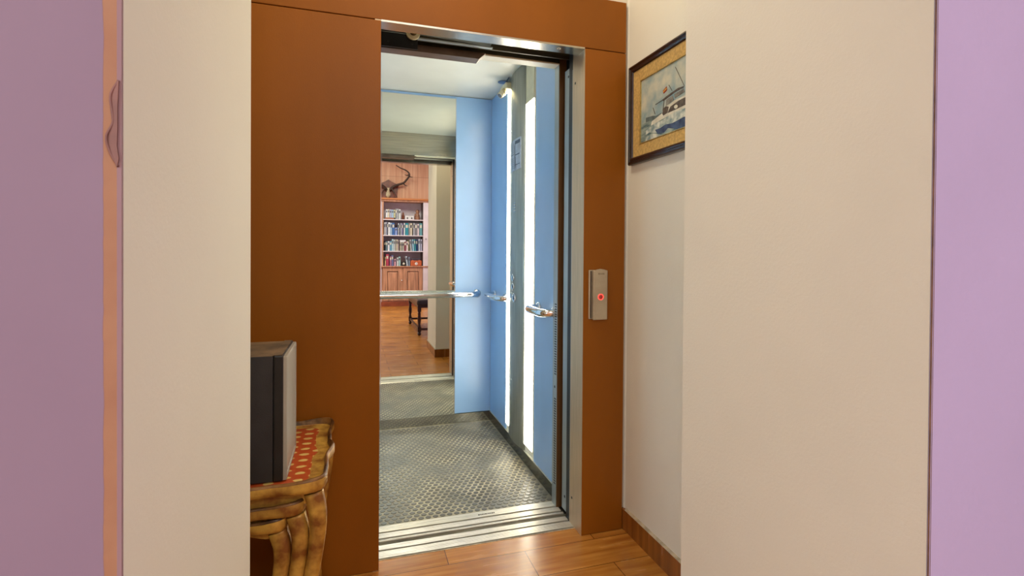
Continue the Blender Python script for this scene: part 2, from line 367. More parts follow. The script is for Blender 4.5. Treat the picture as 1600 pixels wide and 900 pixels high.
# baseboards
bbm = wood_tile('wood_look_baseboard', True)
def bb(name, lo, hi, label):
    s = MB(); s.box(lo, hi, bbm, .001); s.box((lo[0], lo[1], hi[2]), (hi[0], hi[1], hi[2] + .004), caulk)
    return struct(s.build(name, origin=(0, 0, 0)), label, 'baseboard')
s = MB(); s.box((XW - .012, PY1 + .001, 0), (XW - .0005, 1.905, .086), bbm, .001)
s.prism([(XW - .012, PY1 + .001, .086), (XW, PY1 + .001, .091), (XW, PY1 + .001, .086)], (0, .69, 0), caulk)
s.box((1.094, 1.905, 0), (XW - .0005, 1.93, .086), bbm, .001)
struct(s.build('baseboard_right', origin=(0, 0, 0)), 'brown tile baseboard under the boat picture', 'baseboard')
bb('baseboard_passage', (PX1 - .012, PY0, 0), (PX1 - .0005, PY1 + .012, .086), 'brown tile baseboard along the right side of the passage')
bb('baseboard_passage_left', (PX0 + .0005, PY0, 0), (PX0 + .012, PY1, .086), 'brown tile baseboard along the left side of the passage')
bb('baseboard_return', (PX1, PY1 + .0005, 0), (XW - .0125, PY1 + .012, .086), 'brown tile baseboard on the back of the passage wall')

# peeling paint by the left corner
pk = mat('peeled_paint_skin', (146, 104, 98), .6, var=.2, vscale=20)
s = MB(); out = [(-.2120, 1.330), (-.2165, 1.322), (-.2195, 1.312), (-.2185, 1.300), (-.2170, 1.288), (-.2205, 1.281), (-.2225, 1.274), (-.2215, 1.266), (-.2180, 1.260), (-.2135, 1.248), (-.2120, 1.256), (-.2135, 1.268), (-.2130, 1.285), (-.2130, 1.305)]
s.prism([(x, .5749, z) for x, z in out], (0, -.0022, 0), pk)
s.tube(curve_pts([(-.2125, .574, 1.330), (-.2185, .5725, 1.314), (-.2165, .5735, 1.292), (-.2215, .572, 1.276), (-.2190, .573, 1.262), (-.213, .574, 1.249)]), .0011, pk, 8)
tag(s.build('peeling_paint'), 'curled flap of peeling reddish paint at the left corner strip of bare plaster', 'peeling paint')

# ------------------------------------------------------------------ brown panels round the door
def panel(lo, hi, label):
    s = MB(); s.box(lo, hi, brown, .0015, seg=1)
    return tag(s.build('wall_cladding_panel'), label, 'panel', 'brown panels framing the elevator')
panel((-.72, YF, .002), (XO0, YF + .013, 2.006), 'tall brown metal panel left of the elevator door, behind television and table')
panel((XO1 + .001, YF, .002), (1.092, YF + .013, 2.006), 'narrow brown metal panel right of the elevator door, carrying the call button')
panel((-.72, YF, 2.009), (1.092, YF + .013, 2.219), 'long brown metal panel across the top of the elevator door')

# ------------------------------------------------------------------ landing door (frame, sill, mechanism)
door = bpy.data.objects.new('door_1', None); C.objects.link(door); door.location = (.5, 1.95, 0)
struct(door, 'steel landing door frame of the elevator with grooved threshold and hanger rail', 'door')
s = MB()
s.box((XO1, YF + .0005, 0), (XO1 + .0009, 2.036, ZO), steel); s.box((XO1 + .0005, YF + .0135, 0), (XO1 + .022, 2.036, ZO + .02), steel)
s.build('jamb', door, 'polished right jamb')
s = MB(); s.box((XO0 - .022, YF + .001, 0), (XO0, 2.036, ZO + .02), steel, .001, seg=1); s.build('jamb', door)
s = MB(); s.prism([(XO0, YF + .0005, ZO), (XO0, 1.985, ZO), (XO0, 1.985, ZO + .05), (XO0, YF + .0005, ZO + .03)], (XO1 - XO0, 0, 0), steel_h); s.build('header', door)
for (x, y, z) in ((.800, 1.946, ZO),):
    s = MB(); s.cyl((x, y, z - .001), (x, y, z + .004), .0085, diff_frame, n=20); s.cyl((x, y, z - .0016), (x, y, z), .004, blackp, n=12); s.build('screw', door)
for (y, z) in ((2.012, .115), (2.009, 1.892)):
    s = MB(); s.cyl((XO1 - .001, y, z), (XO1 + .004, y, z), .0055, blackp, n=16); s.build('screw', door)
# black strip painted as the shade in the gap, and the door edge between jamb and cab
s = MB(); s.box((XO1 + .0015, 2.0415, -.01), (XO1 + .05, 2.0775, 2.06), blackp); s.box((XO1 + .0008, 2.0365, -.01), (XO1 + .01, 2.0410, 1.96), galv); s.build('dark_gap_strip', door)
s = MB(); s.box((.911, 2.078, .012), (.945, 2.142, 1.985), galv, .0015); s.build('door_leaf', door, 'pale galvanised edge of the retracted door')
for (y, z) in ((2.108, .075), (2.10, 1.950)):
    s = MB(); s.cyl((.910, y, z), (.915, y, z), .006, blackp, n=16); s.build('screw', door)
# landing threshold: floor strip, ridged tracks, grooves
def ridged(s, x0, x1, y0, y1, z, m, step=.0052):
    n = max(1, int((y1 - y0) / step)); d = (y1 - y0) / n
    pts = [(x0, y0, z - .012)]
    for k in range(n):
        a = y0 + k * d; pts += [(x0, a + d * .1, z - .0012), (x0, a + d * .25, z), (x0, a + d * .75, z), (x0, a + d * .9, z - .0012)]
    pts += [(x0, y1, z - .012)]
    s.prism(pts, (x1 - x0, 0, 0), m)
s = MB(); s.box((XO0 - .02, 1.982, -.03), (XO1 + .02, 2.082, -.005), groove)
ridged(s, XO0 - .02, XO1, 1.994, 2.040, .001, alu); ridged(s, XO0 - .02, XO1, 2.050, 2.082, .001, alu); s.build('threshold', door, 'ridged aluminium threshold with a door groove')
s = MB(); s.box((XO0 - .02, 2.082, -.05), (XO1 + .02, 2.108, -.004), gap_m); s.build('sill_gap', door)
s = MB(); s.box((XO0, 1.979, -.004), (XO1, 1.9845, .0015), caulk, .0008); s.build('floor_joint', door)
# mechanism above the door
s = MB(); s.box((-.1, 2.092, 1.985), (.246, 2.10, 2.075), black_m, .002); s.box((-.1, 2.0895, 2.040), (.246, 2.0925, 2.0425), galv)
for x in (.13, .225): s.cyl((x, 2.088, 2.005), (x, 2.093, 2.005), .004, blackp, n=12)
s.build('door_hanger', door, 'black hanger plate')
s = MB(); s.lathe((.226, 2.088, 2.046), [(.012, 0), (.026, 0), (.0285, .003), (.0285, .009), (.026, .012), (.012, .012)], creamp, 28, (0, -1, 0)); s.lathe((.226, 2.0755, 2.046), [(.001, 0), (.013, 0), (.015, .003), (.013, .006), (.001, .0062)], mat('roller_hub', (96, 84, 50), .4, .7, var=.4, vscale=60), 20, (0, -1, 0)); s.build('roller', door, 'cream nylon roller with a metal hub')
s = MB(); s.prism([(.24, 2.10, 2.05), (.548, 2.10, 2.038), (.556, 2.10, 2.048), (.552, 2.10, 2.078), (.24, 2.10, 2.09)], (0, .01, 0), galv); s.box((-.1, 2.093, 2.030), (.56, 2.111, 2.036), galv, .001); s.build('hanger_rail', door, 'galvanised rail')
s = MB(); s.box((-.1, 2.108, 2.03), (.93, 2.116, 2.40), mat('shaft_fascia', (84, 74, 54), .5, .5, var=.3, vscale=8, stretch=(.4, 1, 6))); s.build('fascia', door)
s = MB(); s.box((-.12, 2.0, 2.12), (1.1, 2.108, 2.14), dark_rec); s.box((XO1 + .05, 2.036, 0), (XO1 + .07, 2.27, 2.4), dark_rec); s.box((XO0 - .08, 2.036, 0), (XO0 - .06, 2.25, 2.4), dark_rec); s.box((XO1 - .005, 1.975, -.08), (1.1, 2.26, -.012), dark_rec); s.build('shaft_light_block', door)  # dark sheets added out of sight to keep world light out of the gaps

# ------------------------------------------------------------------ the lift cab
cab = thing('elevator_cab', 'open elevator cab with blue walls, back mirror, studded rubber floor and bright strip lamps', 'elevator', ((CX0 + CX1) / 2, 2.8, 0))
s = MB(); s.box((CX0 - .03, CY0 + .001, -.04), (CX1 + .03, CY1 + .03, 0), rubber)
dx, dy = .0317, .0275
j = 0; y = CY0 + .019
while y < CY1 - .012:
    x = .131 - 8 * dx + (dx / 2 if j % 2 else 0)
    while x < CX1 - .012:
        if x > CX0 + .012:
            r0, r1, zt = .0122, .0108, .0016; i = s.idx(stud_m); n = 14
            A = [s.bm.verts.new((x + r0 * math.cos(2 * PI * k / n), y + r0 * math.sin(2 * PI * k / n), 0)) for k in range(n)]
            B = [s.bm.verts.new((x + r1 * math.cos(2 * PI * k / n), y + r1 * math.sin(2 * PI * k / n), zt)) for k in range(n)]
            for k in range(n): s.bm.faces.new((A[k], A[(k + 1) % n], B[(k + 1) % n], B[k])).material_index = i
            s.bm.faces.new(B).material_index = i
        x += dx
    y += dy; j += 1
s.build('cab_floor', cab, 'dark studded rubber floor')
s = MB(); s.box((XO0 - .03, 2.109, -.04), (XO1 + .012, CY0 + .001, -.005), groove)
ridged(s, XO0 - .03, XO1 + .004, 2.109, 2.124, .001, alu); ridged(s, XO0 - .03, XO1 + .001, 2.134, 2.170, .001, alu); ridged(s, XO0 - .03, XO1 - .006, 2.180, CY0 + .002, .001, alu, .012)
cs = s.build('cab_sill', cab, 'ridged aluminium cab sill with grooves')
s = MB(); x = .535
for wd in (.008, .005, .006, .004, .007, .003, .006, .005, .007, .005):
    s.box((x, 2.196, .0008), (x + wd, 2.205, .0014), mark_m); x += wd + .0022
s.build('stamped_marks', cs, 'small dark stamped lettering')
# walls of the cab
s = MB(); s.box((.6645, CY1, .066), (CX1, CY1 + .02, CZ - .004), blue, .001, seg=1); s.build('rear_panel', cab, 'blue laminate panel')
s = MB(); s.box((CX0, CY1, .066), (.168, CY1 + .02, CZ - .004), blue, .001, seg=1); s.build('rear_panel', cab)
s = MB(); s.box((.168, CY1 + .004, 2.208), (.6645, CY1 + .02, CZ - .004), blue, .001, seg=1); s.build('rear_top_strip', cab)
mir = MB().box((.176, CY1 - .004, .064), (.659, CY1 + .006, 2.206), mirror_mat()).build('mirror', cab, 'tall mirror reflecting the room')
s = MB(); s.box((.168, CY1 - .006, .064), (.1755, CY1 + .006, 2.208), chrome); s.box((.659, CY1 - .006, .064), (.6645, CY1 + .006, 2.208), chrome); s.build('mirror_frame', mir)
s = MB(); s.box((CX0, CY1 - .003, 0), (CX1, CY1 + .02, .063), mat('rear_skirting_steel', (190, 188, 176), .08, 1.0, var=.04)); s.build('skirting', cab)
s = MB(); s.box((CX1 - .003, CY0 - .01, 0), (CX1 + .02, CY1 - .003, .063), skirt_m, .001); s.box((CX1 - .004, CY0 - .01, .063), (CX1 + .02, CY1 - .003, .0665), alu); s.build('skirting', cab)
s = MB(); s.box((CX0 - .02, CY0 - .01, 0), (CX0 + .003, CY1 - .003, .063), skirt_m, .001); s.build('skirting', cab)
s = MB(); s.box((CX1, 3.052, .0665), (CX1 + .02, CY1 - .001, CZ - .004), blue, .001, seg=1); s.build('side_panel', cab, 'blue laminate panel')
s = MB(); s.box((CX1, CY0 - .006, .0665), (CX1 + .02, 2.535, CZ - .004), blue, .001, seg=1); s.build('side_panel', cab, 'blue laminate panel')
s = MB(); s.box((CX0 - .02, CY0 - .006, .0665), (CX0, CY1 - .001, CZ - .004), blue, .001, seg=1); s.build('side_panel', cab, 'blue laminate panel')
s = MB(); s.box((CX0 - .02, CY0 - .07, CZ), (CX1 + .02, CY1 + .02, CZ + .02), white_ceil); s.build('cab_ceiling', cab)
s = MB(); s.box((CX1 - .0, 2.532, CZ - .0), (CX1 + .02, 3.05, CZ + .0), white_ceil) if False else None
s = MB(); s.lathe((.888, 3.065, CZ - .004), [(.028, 0), (.033, .002), (.033, .0045)], mat('ceiling_disc_grey', (120, 140, 172), .4, .3, var=.05), 28); s.build('ceiling_disc', cab, 'round blue grey disc')
# strip lamps beside the control column
def lamp(y0, y1, x, lab, zt=1.99):
    f = MB().box((x + .004, y0, .098), (x + .02, y1, 2.214), diff_frame).build('strip_lamp', cab, lab)
    MB().box((x, y0 + .006, .105), (x + .006, y1 - .006, zt), diffuser, .001).build('diffuser', f)
    MB().box((x, y0 + .006, zt), (x + .006, y1 - .006, 2.21), creamp, .001).build('lamp_end', f, 'unlit cream end')
    return f
lamp(2.555, 2.715, CX1 - .002, 'bright vertical strip lamp nearer the door')
lamp(2.94, 3.05, CX1 - .002, 'bright vertical strip lamp nearer the mirror', 2.18)
# back wall of lamp recess
MB().box((CX1 + .006, 2.533, .0665), (CX1 + .02, 3.054, CZ), diff_frame).build('lamp_backing', cab)
# bowed control column
out = []
for k in range(13):
    t = k / 12; yy = 2.69 + .285 * t; out.append((CX1 - .004 - .016 * (1 - (2 * t - 1) ** 2), yy, .0665))
pts = out + [(CX1 + .005, 2.975, .0665), (CX1 + .005, 2.69, .0665)]
s = MB(); s.prism(pts, (0, 0, CZ - .0665 - .002), steel_col, smooth=False)
for f in s.bm.faces: f.smooth = len(f.verts) == 4
colm = s.build('control_column', cab, 'bowed brushed steel control column')
s = MB(); s.tube([(x - .001, y, CZ - .004) for x, y, z in out], .0028, diff_frame, 8); s.build('column_cap', colm, 'thin white edge')
def colx(y): t = (y - 2.69) / .285; return CX1 - .004 - .016 * (1 - (2 * t - 1) ** 2)
for (y, z, r) in ((2.852, 1.019, .0205), (2.850, .968, .0205), (2.828, .905, .025), (2.885, .913, .018)):
    s = MB(); x = colx(y); s.lathe((x + .002, y, z), [(r, 0), (r, .006), (r * .85, .008), (r * .8, .006), (.001, .0055)], chrome, 24, (-1, 0, 0)); s.cyl((x - .004, y, z), (x - .0045, y, z), r * .5, ink, n=16); s.build('button', colm)
s = MB()
for k in range(7):
    z = 1.402 + k * .0085; s.box((colx(2.83) - .0022, 2.812, z), (colx(2.83) + .004, 2.848, z + .0035), alu if k % 2 else chrome, .001)
s.build('speaker_grille', colm)
s = MB(); s.lathe((colx(2.905) + .001, 2.905, 1.885), [(.004, 0), (.004, .003), (.001, .0035)], chrome, 12, (-1, 0, 0)); s.build('screw', colm)
s = MB(); s.lathe((colx(2.87) + .001, 2.87, .42), [(.004, 0), (.004, .003), (.001, .0035)], chrome, 12, (-1, 0, 0)); s.build('screw', colm)
s = MB(); lx = lambda y: colx(y) - .0022
for a, b in ((2.738, 2.834), (2.835, 2.931)):
    s.prism([(lx(a), a, 1.645), (lx(b), b, 1.645), (lx(b), b, 1.824), (lx(a), a, 1.824)], (.0018, 0, 0), label_m)
def lb(y0, y1, z0, z1, m):
    y0, y1 = 2.834 + (y0 - 2.8785) * 1.23, 2.834 + (y1 - 2.8785) * 1.23; s.prism([(lx(y0) - .0006, y0, z0), (lx(y1) - .0006, y1, z0), (lx(y1) - .0006, y1, z1), (lx(y0) - .0006, y0, z1)], (.0006, 0, 0), m)
lb(2.81, 2.872, 1.793, 1.812, ink); lb(2.872, 2.878, 1.65, 1.79, ink); lb(2.815, 2.866, 1.728, 1.734, ink); lb(2.81, 2.868, 1.672, 1.676, ink); lb(2.888, 2.945, 1.738, 1.742, ink)
for k in range(9): lb(2.862, 2.870, 1.66 + k * .007, 1.663 + k * .007, ink)
for k in range(5): lb(2.89, 2.94, 1.752 + k * .011, 1.754 + k * .011, ink)
for k in range(6): lb(2.89, 2.93, 1.66 + k * .011, 1.662 + k * .011, ink)
lb(2.895, 2.94, 1.812, 1.82, label_m)
s.build('notice_plate', colm, 'pale blue notice sheets')
# front return posts and header of the cab
def post(x0, x1, sign):
    s = MB(); s.box((x0, 2.166, 0), (x1, 2.222, CZ), mat('post_bronze', (118, 84, 48), .45, .6, var=.2, vscale=9, stretch=(1, 1, .2)) if sign > 0 else steel, .001)
    return s.build('front_post', cab)
p_ = post(.8955, .93, 1)
s = MB(); s.box((.8945, 2.172, .0), (.8958, 2.221, CZ - .02), galv)
z = .1
while z < .93:
    if not (.50 < z < .60): s.box((.8938, 2.179, z), (.8947, 2.2, z + .0055), blackp)
    z += .0115
s.build('light_curtain', p_, 'pale slotted strip')
s = MB(); s.cyl((.8938, 2.195, .548), (.8965, 2.195, .548), .006, blackp, n=14); s.build('screw', p_)
post(CX0 - .02, XO0 - .02, -1)
s = MB(); s.box((XO0 - .02, 2.166, 2.03), (.8955, 2.226, CZ), steel_h, .001, seg=1); hd = s.build('front_header', cab, 'brushed steel header over the cab door')
s = MB(); s.box((.525, 2.170, 2.026), (.8955, 2.228, 2.031), diff_frame, .001); s.build('header_strip', hd, 'cream lower edge')
s = MB(); s.prism([(XO0 - .02, 2.150, 2.0), (.515, 2.150, 2.0), (.545, 2.150, 2.028), (XO0 - .02, 2.150, 2.028)], (0, .058, 0), mauve_m); s.build('door_operator_plate', hd, 'brownish plate with a slanted end')
# handrails
def rail(pts, r, flanges, lab):
    s = MB(); s.tube(pts, r, chrome, 20); o = s.build('handrail', cab, lab)
    for c, ax in flanges: MB().lathe(c, [(.029, 0), (.029, .005), (.024, .009), (.018, .010)], chrome, 28, ax).build('flange', o)
    return o
def elbow(a, c, b, n=8):
    a, c, b = Vector(a), Vector(c), Vector(b); return [a * (1 - t) ** 2 + c * 2 * t * (1 - t) + b * t * t for t in [k / n for k in range(n + 1)]]
yr = CY1 - .075; zr = .884
rail(elbow((.02, CY1 - .002, zr), (.02, yr, zr), (.08, yr, zr)) + elbow((.76, yr, zr), (.815, yr, zr), (.815, CY1 - .002, zr)), .020, [((.815, CY1, zr), (0, -1, 0)), ((.02, CY1, zr), (0, -1, 0))], 'long chrome rail across the mirror')
xr = CX1 - .068
rail(elbow((CX1 - .002, 2.468, zr), (xr, 2.468, zr), (xr, 2.42, zr)) + elbow((xr, 2.28, zr), (xr, 2.232, zr), (CX1 + .004, 2.232, zr)), .020, [((CX1, 2.468, zr), (-1, 0, 0)), ((CX1, 2.255, zr), (-1, 0, 0))], 'short chrome rail by the door')
rail(elbow((CX1 - .002, 3.32, zr), (xr, 3.32, zr), (xr, 3.26, zr)) + elbow((xr, 3.07, zr), (xr, 3.01, zr), (CX1 - .002, 3.01, zr)), .019, [((CX1, 3.32, zr), (-1, 0, 0)), ((CX1 , 3.08, zr), (-1, 0, 0))], 'short chrome rail near the mirror')

# security camera in the cab corner
sc_ = thing('security_camera', 'small cream camera fixed high in the blue corner of the elevator', 'camera', (.89, 2.97, 2.14))
MB().box((.872, 2.955, 2.155), (.914, 3.07, 2.195), creamp, .008).build('camera_body', sc_)
MB().cyl((.886, 3.0, 2.160), (.846, 2.99, 2.118), .019, creamp).cyl((.870, 2.996, 2.143), (.862, 2.994, 2.135), .022, creamp).build('lens_barrel', sc_)
MB().cyl((.8465, 2.9902, 2.1185), (.8445, 2.9896, 2.1165), .014, ink).build('lens', sc_)
MB().tube(curve_pts([(.90, 3.06, 2.175), (.893, 3.02, 2.21), (.896, 2.97, 2.224)]), .004, ink, 8).build('cable', sc_)

# ------------------------------------------------------------------ call button panel
cb = thing('call_button_panel', 'slim silver call panel with a glowing red ring on the right brown panel', 'elevator call button', (.965, YF, .99))
plat = mat('call_panel_silver', (196, 182, 158), .35, .55, var=.08, vscale=14)
MB().box((.925, YF - .008, .896), (1.004, YF, 1.099), plat, .004).build('back_plate', cb)
MB().box((.9395, YF - .019, .893), (1.006, YF - .009, 1.0985), plat, .006, seg=3).prism([(.9450, YF - .019, 1.094), (1.0, YF - .019, 1.094), (.992, YF - .019, 1.1005), (.974, YF - .019, 1.1035), (.956, YF - .019, 1.1005)], (0, .010, 0), plat).build('cover', cb)
MB().box((.932, YF - .013, .90), (.9345, YF - .0075, 1.095), blackp, .001).build('side_slot', cb)
MB().lathe((.9735, YF - .0185, .988), [(.0100, 0), (.0100, .0022), (.0126, .0022), (.0126, 0)], red_ring(), 32, (0, -1, 0)).build('light_ring', cb, 'glowing red ring')
MB().lathe((.9735, YF - .0185, .988), [(.0098, 0), (.0098, .0015), (.004, .002), (.0005, .002)], mat('red_button', (196, 72, 66), .4, .2, var=.1), 28, (0, -1, 0)).build('button', cb, 'dull red button')
s = MB(); z = 1.080
for x, wd in ((.962, .005), (.969, .003), (.974, .002), (.978, .004), (.984, .005)):
    s.box((x, YF - .0196, z), (x + wd, YF - .0188, z + .007), mat('engraving', (150, 136, 112), .5, .3, var=.1))
s.build('engraved_marks', cb, 'faint engraved letters')

# ------------------------------------------------------------------ framed picture of a motor yacht
pic = thing('framed_picture', 'dark framed painting of a white motor yacht at sea on the beige wall', 'picture', (XW, 1.65, 1.52))
def ring_frame(s, y0, y1, z0, z1, x0, x1, wdt, m, prof):
    """mitred moulding: prof is a list of (inset, height) going from the outer to the inner edge"""
    i = s.idx(m); loops = []
    for ins, h in prof:
        x = x0 - h; loops.append([s.bm.verts.new((x, y, z)) for y, z in ((y0 + ins, z0 + ins), (y1 - ins, z0 + ins), (y1 - ins, z1 - ins), (y0 + ins, z1 - ins))])
    for A, B in zip(loops, loops[1:]):
        for k in range(4): s.bm.faces.new((A[k], A[(k + 1) % 4], B[(k + 1) % 4], B[k])).material_index = i
FY0, FY1, FZ0, FZ1 = 1.378, 1.888, 1.532, 1.937
s = MB(); ring_frame(s, FY0, FY1, FZ0, FZ1, XW, 0, .04, frame_w, [(0, .001), (0, .016), (.004, .022), (.010, .024), (.015, .019), (.020, .021), (.026, .018), (.030, .011), (.030, .004)]); s.build('frame', pic, 'dark glossy moulded frame')
s = MB(); ring_frame(s, FY0 + .028, FY1 - .028, FZ0 + .028, FZ1 - .028, XW, 0, .04, linen, [(0, .0125), (.048, .0085)]); s.build('mount', pic, 'yellow linen mount')
s = MB(); ring_frame(s, FY0 + .075, FY1 - .075, FZ0 + .075, FZ1 - .075, XW, 0, .01, gilt_slip, [(0, .009), (.0, .011), (.003, .011), (.004, .006)]); s.build('gilt_slip', pic)
def P(k):
    return {'hill': [(1.7751, 1.704), (1.76, 1.702), (1.728, 1.700), (1.702, 1.694), (1.676, 1.696), (1.658, 1.694), (1.663, 1.68), (1.685, 1.681), (1.737, 1.684), (1.775, 1.685)],
'foam': [(1.775, 1.652), (1.752, 1.658), (1.71, 1.668), (1.667, 1.667), (1.62, 1.674), (1.587, 1.68), (1.499, 1.687), (1.46, 1.69), (1.46, 1.632), (1.498, 1.634), (1.54, 1.628), (1.587, 1.638), (1.63, 1.631), (1.667, 1.638), (1.70, 1.630), (1.752, 1.640), (1.775, 1.636)],
'wave': [(1.71, 1.642), (1.68, 1.640), (1.642, 1.646), (1.60, 1.641), (1.571, 1.643), (1.53, 1.647), (1.498, 1.638), (1.46, 1.636), (1.46, 1.61), (1.498, 1.613), (1.53, 1.606), (1.563, 1.609), (1.59, 1.620), (1.626, 1.629), (1.65, 1.618), (1.692, 1.622)],
'hull': [(1.738, 1.664), (1.732, 1.679), (1.664, 1.693), (1.635, 1.708), (1.588, 1.72), (1.5, 1.72), (1.45, 1.722), (1.45, 1.69), (1.499, 1.676), (1.564, 1.676), (1.627, 1.674)],
'sidewin': [(1.624, 1.69), (1.611, 1.704), (1.565, 1.712), (1.5, 1.714), (1.47, 1.714), (1.47, 1.695), (1.499, 1.687), (1.565, 1.685), (1.627, 1.684)],
'cockpit': [(1.662, 1.691), (1.653, 1.71), (1.639, 1.713), (1.621, 1.706), (1.627, 1.686), (1.655, 1.682)],
'roof': [(1.665, 1.743), (1.636, 1.749), (1.566, 1.758), (1.532, 1.754), (1.534, 1.75), (1.588, 1.748), (1.632, 1.74), (1.656, 1.737)],
'win1': [(1.637, 1.736), (1.598, 1.74), (1.59, 1.722), (1.639, 1.714)], 'win2': [(1.588, 1.742), (1.534, 1.746), (1.527, 1.733), (1.584, 1.727)],
'flagr': [(1.659, 1.775), (1.636, 1.785), (1.632, 1.771), (1.654, 1.763)], 'flagy': [(1.658, 1.772), (1.636, 1.78), (1.634, 1.775), (1.656, 1.768)],
'ant': [(1.584, 1.838), (1.582, 1.838), (1.530, 1.755), (1.532, 1.756)], 'mast': [(1.623, 1.786), (1.621, 1.786), (1.600, 1.758), (1.603, 1.759)],
'rod': [(1.7245, 1.73), (1.7225, 1.729), (1.709, 1.701), (1.712, 1.703)], 'line': [(1.707, 1.737), (1.707, 1.7385), (1.657, 1.7425), (1.657, 1.741)],
'post': [(1.652, 1.74), (1.649, 1.74), (1.657, 1.70), (1.660, 1.70)],
'ring': [(1.588, 1.697), (1.583, 1.701), (1.574, 1.701), (1.566, 1.695), (1.568, 1.689), (1.577, 1.687), (1.585, 1.691)],
'sea2': [(1.775, 1.626), (1.73, 1.631), (1.70, 1.624), (1.66, 1.612), (1.61, 1.606), (1.56, 1.600), (1.46, 1.596), (1.46, 1.588), (1.6, 1.594), (1.70, 1.602), (1.775, 1.612)]}[k]
s = MB(); xc = XW - .006
pal = {'sky': painted('paint_sky', (116, 146, 154), (200, 194, 170), 12), 'sea': painted('paint_sea', (66, 92, 96), (168, 180, 166), 32, (1, .5, 1.6)), 'hill': painted('paint_hill', (72, 84, 84), (104, 120, 116), 40),
       'foam': painted('paint_foam', (216, 216, 200), (122, 142, 142), 45), 'wave': painted('paint_wave', (38, 50, 84), (74, 92, 122), 40), 'white': painted('paint_hull', (222, 216, 196), (196, 190, 170), 30),
       'dark': painted('paint_dark', (70, 60, 52), (104, 92, 80), 60), 'grey': painted('paint_grey', (140, 136, 124), (84, 80, 76), 60), 'red': painted('paint_red', (160, 44, 34), (140, 34, 30), 20), 'yellow': painted('paint_yellow', (214, 170, 60), (200, 150, 50), 20)}
s.box((xc, FY0 + .075, 1.60), (xc + .003, FY1 - .075, FZ1 - .075), pal['sky']); s.box((xc - .0001, FY0 + .075, FZ0 + .075), (xc + .003, FY1 - .075, 1.684), pal['sea'])
for n_, (k, c) in enumerate((('hill', 'hill'), ('foam', 'foam'), ('sea2', 'foam'), ('wave', 'wave'), ('hull', 'white'), ('sidewin', 'dark'), ('cockpit', 'dark'), ('win1', 'grey'), ('win2', 'grey'), ('roof', 'dark'), ('post', 'dark'), ('flagr', 'red'), ('flagy', 'yellow'), ('ant', 'dark'), ('mast', 'dark'), ('rod', 'dark'), ('line', 'dark'), ('ring', 'white'))):
    s.prism([(xc - .0002 - n_ * .0001, y, z) for y, z in P(k)], (.0002 + n_ * .0001, 0, 0), pal[c])
s.build('painting', pic, 'painting of a white motor yacht crossing waves')

# ------------------------------------------------------------------ nest of gilt tables with the television
def outline(a, b, n=144, wav=1.0):
    P = []
    for k in range(n):
        t = 2 * PI * k / n; c, d = math.cos(t), math.sin(t); p = 9.0
        g = 1 / (abs(c) ** p + abs(d) ** p) ** (1 / p)
        wv = 1 + wav * (.022 * math.cos(8 * t) + .011 * math.cos(16 * t + .6))
        P.append((a * c * g * wv, b * d * g * wv))
    return P
def table(cx, cy, a, b, h, label, group=None, ap=.055, wavy=0, inset=.030, rimw=.9):
    t = thing('nesting_table', label, 'table', (cx, cy, 0), group)
    O = outline(a, b); s = MB(); n = len(O); ring = []
    lat = lattice()
    prof = [(.60, h - .026, gold), (.93, h - .024, gold), (.985, h - .018, gold_d), (1.0, h - .008, gold), (.998, h + .006, gold), (.988, h + .012, gold_d), (.972, h + .012, gold_d), (.958, h - .001, gold_d), (.935, h - .003, gold), (.84, h - .003, gold), (.835, h - .0025, lat), (.02, h - .0025, lat)]
    for sc_f, z, m_ in prof:
        ring.append([s.bm.verts.new((cx + x * sc_f, cy + y * sc_f, z + (.007 * max(0, math.cos(8 * 2 * PI * k / n)) if .95 < sc_f < .999 and z > h else 0))) for k, (x, y) in enumerate(O)])
    for q in range(len(ring) - 1):
        i = s.idx(prof[q + 1][2])
        for k in range(n):
            f = s.bm.faces.new((ring[q][k], ring[q][(k + 1) % n], ring[q + 1][(k + 1) % n], ring[q + 1][k])); f.material_index = i; f.smooth = True
    s.bm.faces.new(ring[-1]).material_index = s.idx(lat); s.bm.faces.new(ring[0][::-1]).material_index = s.idx(gold)
    s.build('tabletop', t, 'scalloped gilt tray top with a red and gold lattice')
    # aprons with a scrolled lower edge
    def apron(p0, p1, th):
        p0, p1 = Vector(p0), Vector(p1); d = (p1 - p0); nrm = Vector((-d.y, d.x, 0)).normalized() * th; q = 24; pts = []
        for k in range(q + 1):
            u = k / q; pts.append(p0 + d * u + Vector((0, 0, h - ap - wavy * (.5 + .5 * math.cos(4 * PI * u)) * .016)))
        pts += [p1 + Vector((0, 0, h - .026)), p0 + Vector((0, 0, h - .026))]
        MB().prism(pts, nrm, gold).build('apron', t)
    i_ = .045
    apron((cx - a + i_, cy - b + i_ - .012, 0), (cx + a - i_, cy - b + i_ - .012, 0), .016)
    apron((cx + a - i_ + .01, cy - b + i_, 0), (cx + a - i_ + .01, cy + b - i_, 0), .014)
    apron((cx - a + i_ - .01, cy + b - i_, 0), (cx - a + i_ - .01, cy - b + i_, 0), .014)
    for sx in (-1, 1):
        for sy in (-1, 1):
            X, Y = cx + sx * (a - inset), cy + sy * (b - .036)
            k_ = h / .57
            cp = [(X - sx * .006, Y - sy * .002, h - .027), (X + sx * .006, Y + sy * .004, h - .09 * k_), (X + sx * .001, Y, h - .17 * k_), (X - sx * .016, Y - sy * .008, h - .29 * k_), (X - sx * .026, Y - sy * .014, h - .42 * k_), (X - sx * .020, Y - sy * .010, .045), (X - sx * .004, Y, .012), (X + sx * .002, Y + sy * .002, 0)]
            pp = curve_pts(cp, 6); rr = []
            for q, _ in enumerate(pp):
                u = q / (len(pp) - 1); rr.append(.0235 - .011 * min(1, u / .8) + (.004 if u > .9 else 0))
            s = MB(); s.tube(pp, rr, gold, 16, sq=4); s.build('leg', t)
    return t
G = 'nest of gilt tables'
